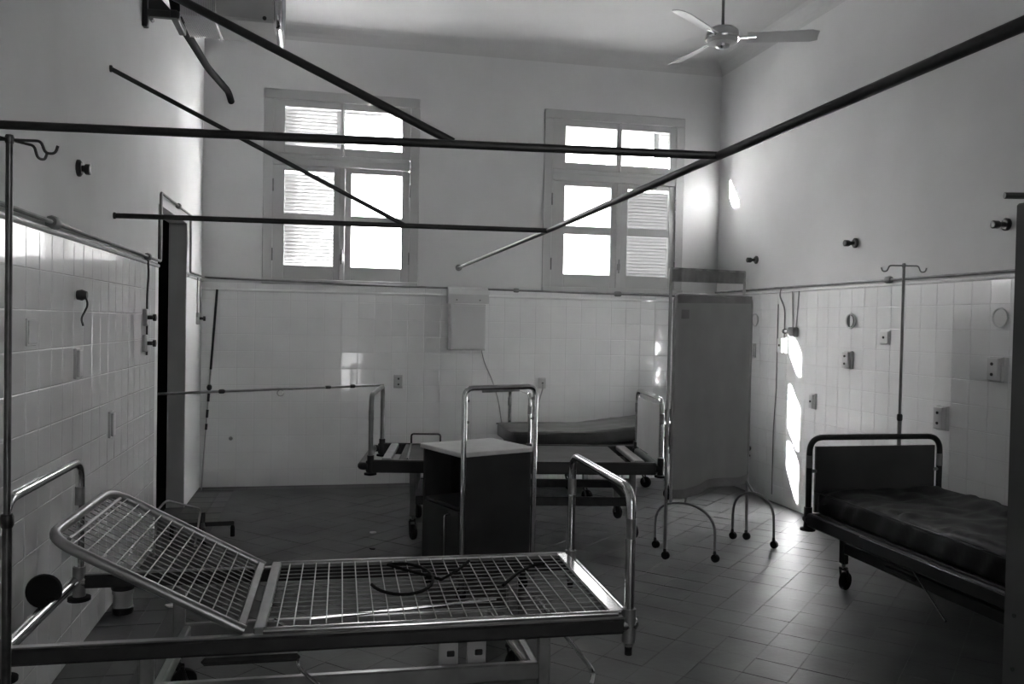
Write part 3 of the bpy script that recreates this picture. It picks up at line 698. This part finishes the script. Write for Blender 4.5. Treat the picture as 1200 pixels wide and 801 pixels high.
# ---- far bed in the middle of the room, sheet deck
AL, AW, AZ = 2.05, .85, .535
ab = bed('hospital_bed', 'bare bed with a sheet metal deck behind the small dark cabinet', (.22, 5.74), -9.0, AL, AW, AZ,
         dict(rail='black', hoop='chrome', hoopm=('dull', 'chrome'), hoops=(.08, AL-.02), hoop_h=.43, panels=(None, 'panel'), legs=((.36, .06), (.36, .70), (1.86, .12), (1.86, .72)), zu=.26, base='blackmetal', depth=.085, legm='dull', sleeve='black', cy=R(-70)))
for a, b in ((.26, 1.02), (1.05, 1.80)):
    MB().box((a, .05, AZ-.03), (b, AW-.05, AZ-.005), .004).build('deck_sheet', 'deck', ab)
MB().box((.15, .06, AZ-.03), (.21, AW-.06, AZ+.004), .006).build('deck_end_bar', 'steel', ab)
MB().box((1.86, .06, AZ-.03), (1.93, AW-.06, AZ+.004), .006).build('deck_end_bar', 'steel', ab)
MB().tube([(.46, .06, AZ+.004), (.38, AW-.06, AZ+.004)], .007, 6).build('deck_brace', 'chrome', ab)
MB().tube(fillet([(.32, .06, AZ+.002), (.30, AW-.07, AZ+.002), (.62, AW-.07, AZ+.002)], .05), .007, 6).build('deck_brace', 'steel', ab)
MB().tube(fillet([(.30, AW-.02, AZ-.03), (.30, AW-.02, AZ+.07), (.52, AW-.02, AZ+.07), (.52, AW-.02, AZ-.03)], .02), .007, 8).build('side_handle', 'blackmetal', ab)
# ---- bed against the far wall under the mattress
bl, bw = 1.98, .80
bb = bed('hospital_bed', 'bed pushed against the far wall, carrying the dark mattress', (1.55, 6.63), 0, bl, bw, .475,
         dict(rail='black', hoop='chrome', hoops=(.05, bl-.05), hoop_h=.43, panels=(None, 'panel'), legs=((.56, .14), (.56, .68), (1.28, .14), (1.28, .68)), zu=.25, base='blackmetal', depth=.07, cy=R(-50)))
MB().box((.11, .05, .44), (bl-.11, bw-.05, .474), .004).build('deck_sheet', 'deck', bb)
# ---- right-hand bed
RL, RW, RZ = 2.0, .87, .43
rb = bed('hospital_bed', 'right-hand bed with a dark headboard hoop, its mattress black', (3.505, 2.36), 90, RL, RW, RZ,
         dict(rail='black', hoop='black', hoops=(.05, RL-.04), hoop_h=.42, panels=(None, 'darkpanel'), legs=((.35, .64), (.35, .14), (1.90, .66), (1.90, .14)), zu=.24, base='black', depth=.075, legm='black', sleeve='black', cy=R(-60)))
MB().box((.09, .05, RZ-.03), (RL-.1, RW-.05, RZ-.002), .004).build('deck_sheet', 'black', rb)
MB().tube([(.35, RW+.004, RZ-.01), (1.45, RW+.004, RZ-.01)], .004, 6).build('rail_bead', 'chrome', rb)
MB().tube([(1.25, .72, .30), (.92, .80, .17)], .005, 6).build('lever', 'chrome', rb)
MB().box((1.28, .66, .235), (1.50, .70, .255), .004).build('pedal_bar', 'black', rb)

# ---- mattresses
def mattress(name, label, loc, rot, L, W, T, m_, lift, wr, nz):
    nu, nv = 64, 40; m = MB()
    # closed rounded-box skin: ring cross-section (y,z) swept along x
    prof = []; r_ = .03
    def add_arc(cy, cz, a0, a1):
        for k in range(5):
            a = a0+(a1-a0)*k/4; prof.append((cy+r_*math.cos(a), cz+r_*math.sin(a)))
    steps = 22
    add_arc(W-r_, r_, -PI/2, 0); 
    for k in range(1, 4): prof.append((W, r_+(T-2*r_)*k/4))
    add_arc(W-r_, T-r_, 0, PI/2)
    for k in range(1, steps): prof.append((W-r_-(W-2*r_)*k/steps, T))
    add_arc(r_, T-r_, PI/2, PI)
    for k in range(1, 4): prof.append((0, T-r_-(T-2*r_)*k/4))
    add_arc(r_, r_, PI, 1.5*PI)
    n = len(prof); vs = []; fs = []; N = 72
    for i in range(N+1):
        x = L*i/N; e = min(x, L-x); sh = 1-.5*max(0, 1-e/.03)**2*.3
        for (y, z) in prof:
            yy = W/2+(y-W/2)*sh; zz = T/2+(z-T/2)*sh
            p = Vector((x*1.7, yy*3, zz*5+nz)); q = Vector((x*9, yy*3.2, zz*3+nz))
            if zz > T*.5: zz += wr*(noise.noise(p*2.0)*1.0+abs(noise.noise(q*1.3))*.9-.3)
            if zz < T*.9:
                edge = noise.noise(Vector((x*14+zz*9, 0, nz)))*wr*.6
                if y < .02: yy += edge
                if y > W-.02: yy -= edge
            vs.append((x, yy, zz+lift(x)))
    for i in range(N):
        for k in range(n):
            k2 = (k+1) % n; fs.append((i*n+k, i*n+k2, (i+1)*n+k2, (i+1)*n+k))
    fs.append(tuple(range(n))[::-1]); fs.append(tuple(N*n+k for k in range(n)))
    m.add(vs, fs, True); o = m.build(name, m_); o.location = loc; o.rotation_euler = (0, 0, R(rot)); tag(o, label, 'mattress')
    P = [(L*i/40, -.002, T*.88+lift(L*i/40)) for i in range(41)]
    MB().tube(P, .005, 6).build('piping', m_, o)
    P = [(L*i/40, W+.002, T*.88+lift(L*i/40)) for i in range(41)]
    MB().tube(P, .005, 6).build('piping', m_, o)
    return o
mattress('mattress', 'thin dark vinyl mattress on the bed against the far wall', (1.47, 6.66, .478), 0, 1.86, .70, .115, 'vinyl2', lambda x: .12*max(0, x-.65)**1.3, .006, 3.1)
mattress('mattress', 'wrinkled black vinyl mattress on the right-hand bed', (3.47, 2.42, .432), 90, 1.88, .79, .135, 'vinyl', lambda x: 0, .032, 9.7)

# ------------------------------------------------------------------ drip stands and rod
def drip_stand(loc, z0, ztop, jx, label, hooks, r=.010, m_='dull'):
    t = empty('drip_stand', loc); tag(t, label, 'drip stand')
    MB().tube([(0, 0, z0), (0, 0, z0+.55)], r*1.35, 10).build('lower_tube', m_, t)
    MB().tube([(0, 0, z0+.5), (0, 0, ztop)], r, 10).build('upper_tube', m_, t)
    MB().lathe([(r*1.5, -.02), (r*1.9, -.012), (r*1.9, .012), (r*1.5, .02)], (0, 0, z0+.55), 'z', 12).build('clamp', 'black', t)
    MB().lathe([(r, -.012), (r*1.5, 0), (r, .014)], (0, 0, ztop), 'z', 12).build('cap', m_, t)
    for a in hooks:
        c, s_ = math.cos(a), math.sin(a)
        P = [(0, 0, ztop), (c*.085, s_*.085, ztop), (c*.098, s_*.098, ztop-.035), (c*.125, s_*.125, ztop-.035), (c*.132, s_*.132, ztop-.012)]
        MB().tube(fillet(P, .012, 4), .0042, 8).build('hook', m_, t)
    return t
drip_stand((-.90, 2.74, 0), .30, 1.955, 0, 'tall thin drip stand at the left edge, fixed to the near bed', [R(-5), R(60), R(175), R(240)], m_='darksteel')
drip_stand((3.285, 4.41, 0), .40, 1.835, 0, 'thin drip stand behind the headboard of the right-hand bed', [R(-12), R(168)], .0085)
o = tag(MB().tube(fillet([(XL+.005, 5.80, .965), (-.7, 6.0, .965), (.435, 6.59, .97)], .1), .0085, 8).build('guard_rod', 'steel'), 'thin steel rod crossing from the doorway to the far bed hoop', 'rod')
for k, (f_, rr) in enumerate(((.25, .015), (.72, .012), (.84, .014))):
    a = Vector((XL, 5.80, .965)).lerp(Vector((.435, 6.59, .97)), f_)
    MB().lathe([(.010, -.02), (rr, -.012), (rr, .012), (.010, .02)], (0, 0, 0), 'x', 10).build('clamp', 'black', o).matrix_local = Matrix.Translation(a) @ Matrix.Rotation(R(27), 4, 'Z')
a = Vector((XL, 5.80, .965)).lerp(Vector((.435, 6.59, .97)), .50)
MB().tube([(a.x+.022*math.cos(k*PI/8), a.y, a.z-.028+.022*math.sin(k*PI/8)) for k in range(16)], .003, 6, True).build('ring', 'chrome', o)
# pole leaning in the corner, patched with tape
t = empty('leaning_pole', (-1.015, 7.60, 0)); tag(t, 'dark pole leaning in the far left corner, wrapped with black tape', 'pole')
p0, p1 = Vector((.005, .0, .0)), Vector((.105, .08, 1.70))
MB().tube([p0, p0.lerp(p1, .6)], .007, 8).build('lower_rod', 'grey', t); MB().tube([p0.lerp(p1, .6), p1], .010, 8).build('upper_rod', 'black', t)
for a, b in ((.30, .33), (.36, .40), (.44, .48)): MB().tube([p0.lerp(p1, a), p0.lerp(p1, b)], .011, 8).build('tape', 'black', t)
MB().lathe([(.012, -.02), (.026, -.01), (.026, .01), (.012, .02)], p0.lerp(p1, .51), 'x', 10).build('clamp', 'black', t)

# ------------------------------------------------------------------ bedside cabinet
CZ = .78; t = empty('bedside_cabinet', (.69, 4.37, 0), R(23)); tag(t, 'small dark bedside cabinet with pale top and chrome hoop handle', 'cabinet')
cw, cd = .48, .43                               # x along the plain face, y along the open side
MB().box((0, 0, CZ-.025), (cw, cd, CZ), .004).build('top', 'top', t)
MB().box((.015, .012, .10), (cw-.015, .03, CZ-.025), .003).build('side_panel', 'darkwood', t)
MB().box((.015, cd-.03, .10), (cw-.015, cd-.012, CZ-.025), .003).build('side_panel', 'darkwood', t)
MB().box((cw-.03, .03, .10), (cw-.012, cd-.03, CZ-.025), .003).build('back_panel', 'darkwood', t)
MB().box((.02, .03, .10), (cw-.03, cd-.03, .12), .003).build('bottom', 'darkwood', t)
MB().box((.02, .03, .47), (cw-.03, cd-.03, .487), .003).build('shelf', 'darkwood', t)
d_ = MB().box((.012, .03, .13), (.028, cd-.03, .465), .003).build('door', 'darkwood', t)
MB().tube(fillet([(.012, .12, .20), (-.02, .12, .20), (-.02, .12, .44), (.012, .12, .44)], .015), .006, 8).build('handle', 'chrome', d_)
MB().tube(fillet([(.012, -.008, .06), (.012, -.008, 1.115), (cw-.012, -.008, 1.115), (cw-.012, -.008, .06)], .05, 6), .0145, 12).build('hoop_handle', 'chrome', t)
MB().box((.12, -.012, 1.09), (cw-.12, -.004, 1.104), .002).build('hoop_plate', 'dull', t)
for x_ in (.03, cw-.03):
    for z_ in (1.05, .94): MB().lathe([(.008, -.008), (.008, .008)], (x_, -.008, z_), 'y', 8).build('bolt', 'dull', t)
for x_ in (.04, cw-.04):
    for y_ in (.04, cd-.04):
        lg = MB().box((x_-.012, y_-.012, .06), (x_+.012, y_+.012, .11), .002).build('leg', 'black', t)
        w_ = MB().lathe([(.012, -.012), (.032, -.012), (.032, .012), (.012, .012)], (0, 0, 0), 'x', 14).build('caster_wheel', 'rubber', lg); w_.location = (x_, y_, .032)

# ------------------------------------------------------------------ folding screen
S0, S1 = Vector((2.095, 4.99)), Vector((2.835, 5.40)); sv = (S1-S0); SL = sv.length
t = empty('folding_screen', (S0.x, S0.y, 0), math.atan2(sv.y, sv.x)); tag(t, 'folding privacy screen with grey cloth on arched castor legs', 'screen')
MB().tube([(0, .015, .07), (0, .015, 1.815)], .010, 10).build('tall_post', 'steel', t)
MB().tube([(SL-.05, .015, 1.60), (SL-.05, .015, 1.835)], .010, 10).build('short_post', 'steel', t)
MB().tube([(0, .015, 1.815), (SL-.05, .015, 1.835)], .006, 8).build('top_bar', 'steel', t)
MB().sheet(lambda u, v: ((.0+u*(SL-.045), .013+.004*math.sin(u*90)*(1-v)+.003*math.sin(u*41), 1.735+.02*u+v*.088), (0, 1, 0)), 90, 4, .004).build('ruffled_strip', 'cloth2', t)
MB().tube(fillet([(.012, -.012, .36), (.012, -.012, 1.655), (SL, -.012, 1.665), (SL, -.012, .07)], .05, 6), .010, 10).build('panel_hoop', 'steel', t)
def cl(u, v):
    return (.02+u*(SL-.035), -.014-.012*math.sin(u*7+.6)*(1-.6*v)-.006*math.sin(u*23+1.3*v)*(1-v*.5)+.02*(1-v)*(u-.5)**2, .385+.02*u+v*1.265-.012*math.sin(u*9)*(1-v)), (0, 1, 0)
c_ = MB().sheet(cl, 56, 30, .003).build('cloth_panel', 'cloth', t)
MB().sheet(lambda u, v: (tuple(Vector(cl(u, .962+.038*v)[0])+Vector((0, -.008, 0))), (0, 1, 0)), 40, 2, .003).build('upper_hem', 'cloth2', c_)
MB().sheet(lambda u, v: (tuple(Vector(cl(u, .045*v)[0])+Vector((0, -.005, 0))), (0, 1, 0)), 40, 2, .003).build('lower_hem', 'cloth2', c_)
MB().sheet(lambda u, v: (tuple(Vector(cl(.05+.10*u, .885+.045*v)[0])+Vector((0, -.007, 0))), (0, 1, 0)), 6, 2, .002).build('patch', 'cloth2', c_)
def swivel(par, x, y):
    MB().lathe([(.008, .075), (.012, .055), (.010, .05)], (x, y, 0), 'z', 10).build('caster_stem', 'black', par)
    w_ = MB().lathe([(.010, -.013), (.024, -.013), (.026, 0), (.024, .013), (.010, .013)], (0, 0, 0), 'x', 14).build('caster_wheel', 'rubber', par); w_.location = (x+.008, y, .026)
def arch(cx, d0, d1, zt, label):
    P = []
    a, b = Vector((d0[0], d0[1])), Vector((d1[0], d1[1]))
    for k in range(17):
        th = PI*k/16; f_ = .5-.5*math.cos(th); q = a.lerp(b, f_); P.append((q.x, q.y, .16+(zt-.16)*math.sin(th)**.75))
    P = [(a.x, a.y, .07)]+P+[(b.x, b.y, .07)]
    o = MB().tube(P, .0085, 8).build('arched_leg', 'dull', t); swivel(o, a.x, a.y); swivel(o, b.x, b.y)
    return o
def loc2(p): 
    q = Vector(p)-S0; e = sv.normalized(); return (q.dot(e), q.dot(Vector((-e.y, e.x))))
o = arch(0, loc2((2.13, 5.27)), loc2((2.37, 4.89)), .335, ''); c0 = loc2((2.25, 5.08))
MB().tube([(c0[0], c0[1], .33), (c0[0], -.005, .40)], .008, 8).build('leg_stub', 'dull', t)
o = arch(0, loc2((2.755, 5.42)), loc2((2.915, 5.15)), .345, ''); c1 = loc2((2.835, 5.285))
MB().tube([(c1[0], c1[1], .34), (SL-.02, -.012, .42)], .008, 8).build('leg_stub', 'dull', t)
for p in ((0, .015), (SL, -.012)): swivel(t, *p)

# ------------------------------------------------------------------ tall dark cabinet at the right edge
t = empty('tall_cabinet', (1.755, 1.50, 0)); tag(t, 'tall dark steel cabinet cut off by the right edge', 'cabinet')
MB().box((0, 0, .06), (.55, .42, 1.79), .006).build('body', 'darkpanel', t)
MB().box((.02, .02, 0), (.53, .40, .06), .004).build('plinth', 'black', t)
for a, b in ((.01, .27), (.28, .54)):
    d_ = MB().box((a, -.018, .08), (b, 0, 1.77), .004).build('door', 'darkpanel', t); MB().tube(fillet([(b-.03 if a < .1 else a+.03, -.018, .9), (b-.03 if a < .1 else a+.03, -.045, .9), (b-.03 if a < .1 else a+.03, -.045, 1.03), (b-.03 if a < .1 else a+.03, -.018, 1.03)], .01), .006, 8).build('handle', 'chrome', d_)
for z_ in (.72, .58): MB().lathe([(.006, 0), (.006, -.003)], (0, .38, z_), 'x', 8).build('rivet', 'black', t)
o = tag(MB().tube([(1.69, 1.885, 1.803), (1.99, 1.80, 1.803)], .0085, 8).build('steel_bar', 'black'), 'short dark bar lying on top of the tall cabinet', 'bar')
MB().lathe([(.012, -.008), (.014, 0), (.012, .008)], (1.765, 1.862, 1.806), 'x', 10).build('collar', 'black', o)

# ------------------------------------------------------------------ odds and ends on the floor
t = empty('jar', (-.955, 4.49, 0)); tag(t, 'pale jar with black lid and base beside the left wall', 'jar')
MB().lathe([(.045, .03), (.046, .04), (.044, .09), (.05, .10), (.05, .12)], (0, 0, 0), 'z', 20).build('body', 'grey', t)
MB().lathe([(.048, 0), (.05, .004), (.05, .03), (.046, .033)], (0, 0, 0), 'z', 20).build('base', 'black', t); MB().lathe([(.052, .118), (.054, .122), (.054, .15), (.04, .155)], (0, 0, 0), 'z', 20).build('lid', 'black', t)
t = empty('stand_base', (-.78, 5.95, 0)); tag(t, 'black four-legged stand base on the floor by the doorway', 'stand')
MB().tube([(0, 0, .05), (0, 0, .17)], .018, 10).build('hub', 'black', t)
for a in (5, 100, 185, 280):
    c, s_ = math.cos(R(a)), math.sin(R(a)); l = MB().box((0, -.012, .075), (.20, .012, .105), .004).build('leg', 'black', t); l.rotation_euler = (0, 0, R(a))
    MB().lathe([(.014, 0), (.014, .06), (.008, .08)], (.19, 0, 0), 'z', 10).build('foot', 'rubber', l)
o = tag(MB().tube(fillet([(-.99, 5.45, .02), (-.97, 5.42, .30), (-.93, 5.50, .345), (-.76, 5.72, .24), (-.79, 5.68, .012)], .03), .007, 8).build('bent_frame', 'steel'), 'thin bent steel tube frame standing behind the raised backrest', 'frame')
# cable coil lying on the near deck
def dz_(x, y): 
    return zd+.009
P = []
lx = lambda x, y: (x, y, dz_(x, y))
for k in range(22):
    a = R(200)+R(270)*k/21; P.append(lx(1.25+.12*math.cos(a), .50+.20*math.sin(a)))
P += [lx(1.40, .46), lx(1.48, .58), lx(1.54, .70)]
Mx = Matrix.Translation((-.965, 2.785, 0)) @ Matrix.Rotation(R(-1), 4, 'Z')
tag(MB().tube([Mx @ Vector(p) for p in P], .006, 8).build('cable', 'rubber'), 'black cable looped on the wire deck of the near bed', 'cable')
P = [lx(1.62, .36), lx(1.70, .50), lx(1.78, .60), lx(1.84, .62)]
tag(MB().tube([Mx @ Vector(p) for p in P], .006, 8).build('strap', 'rubber'), 'short black strap on the foot end of the near deck', 'strap')
for (x, y, s_, lb) in ((.33, 5.93, .03, 'pale scrap left of the far bed castor'), (.31, 5.5, .02, 'small dark pebble left of the dark cabinet'), (-.74, 4.55, .035, 'pale scrap beside the jar'), (.03, 3.9, .02, 'tiny pale scrap under the near bed')):
    m = MB(); P = [(x+s_*math.cos(a)*random.uniform(.6, 1.1), y+s_*math.sin(a)*random.uniform(.5, 1.0), .001) for a in [2*PI*k/7 for k in range(7)]]
    tag(m.prism(P, (0, 0, .006)).build('floor_scrap', 'rubber' if 'dark' in lb else 'paper'), lb+' on the floor', 'scrap')
# repeats of a kind share a group
GROUPS = {'hospital_bed': 'beds in the ward', 'mattress': 'vinyl mattresses', 'drip_stand': 'drip stands fixed to beds', 'curtain_rail': 'overhead curtain rails', 'gas_tap': 'taps on the left wall',
          'tap_pipe': 'thin pipes dropping to taps', 'wall_switch': 'switches on the walls', 'wall_socket': 'sockets on the walls', 'power_cable': 'cables hanging on the far wall', 'floor_scrap': 'scraps on the floor',
          'conduit_pipe': 'pipes above the wall tiles', 'outlet_ring': 'round outlets in the wall tiles'}
for o in scene.objects:
    k = o.name.split('.')[0]
    if o.parent is None and k in GROUPS: o['group'] = GROUPS[k]
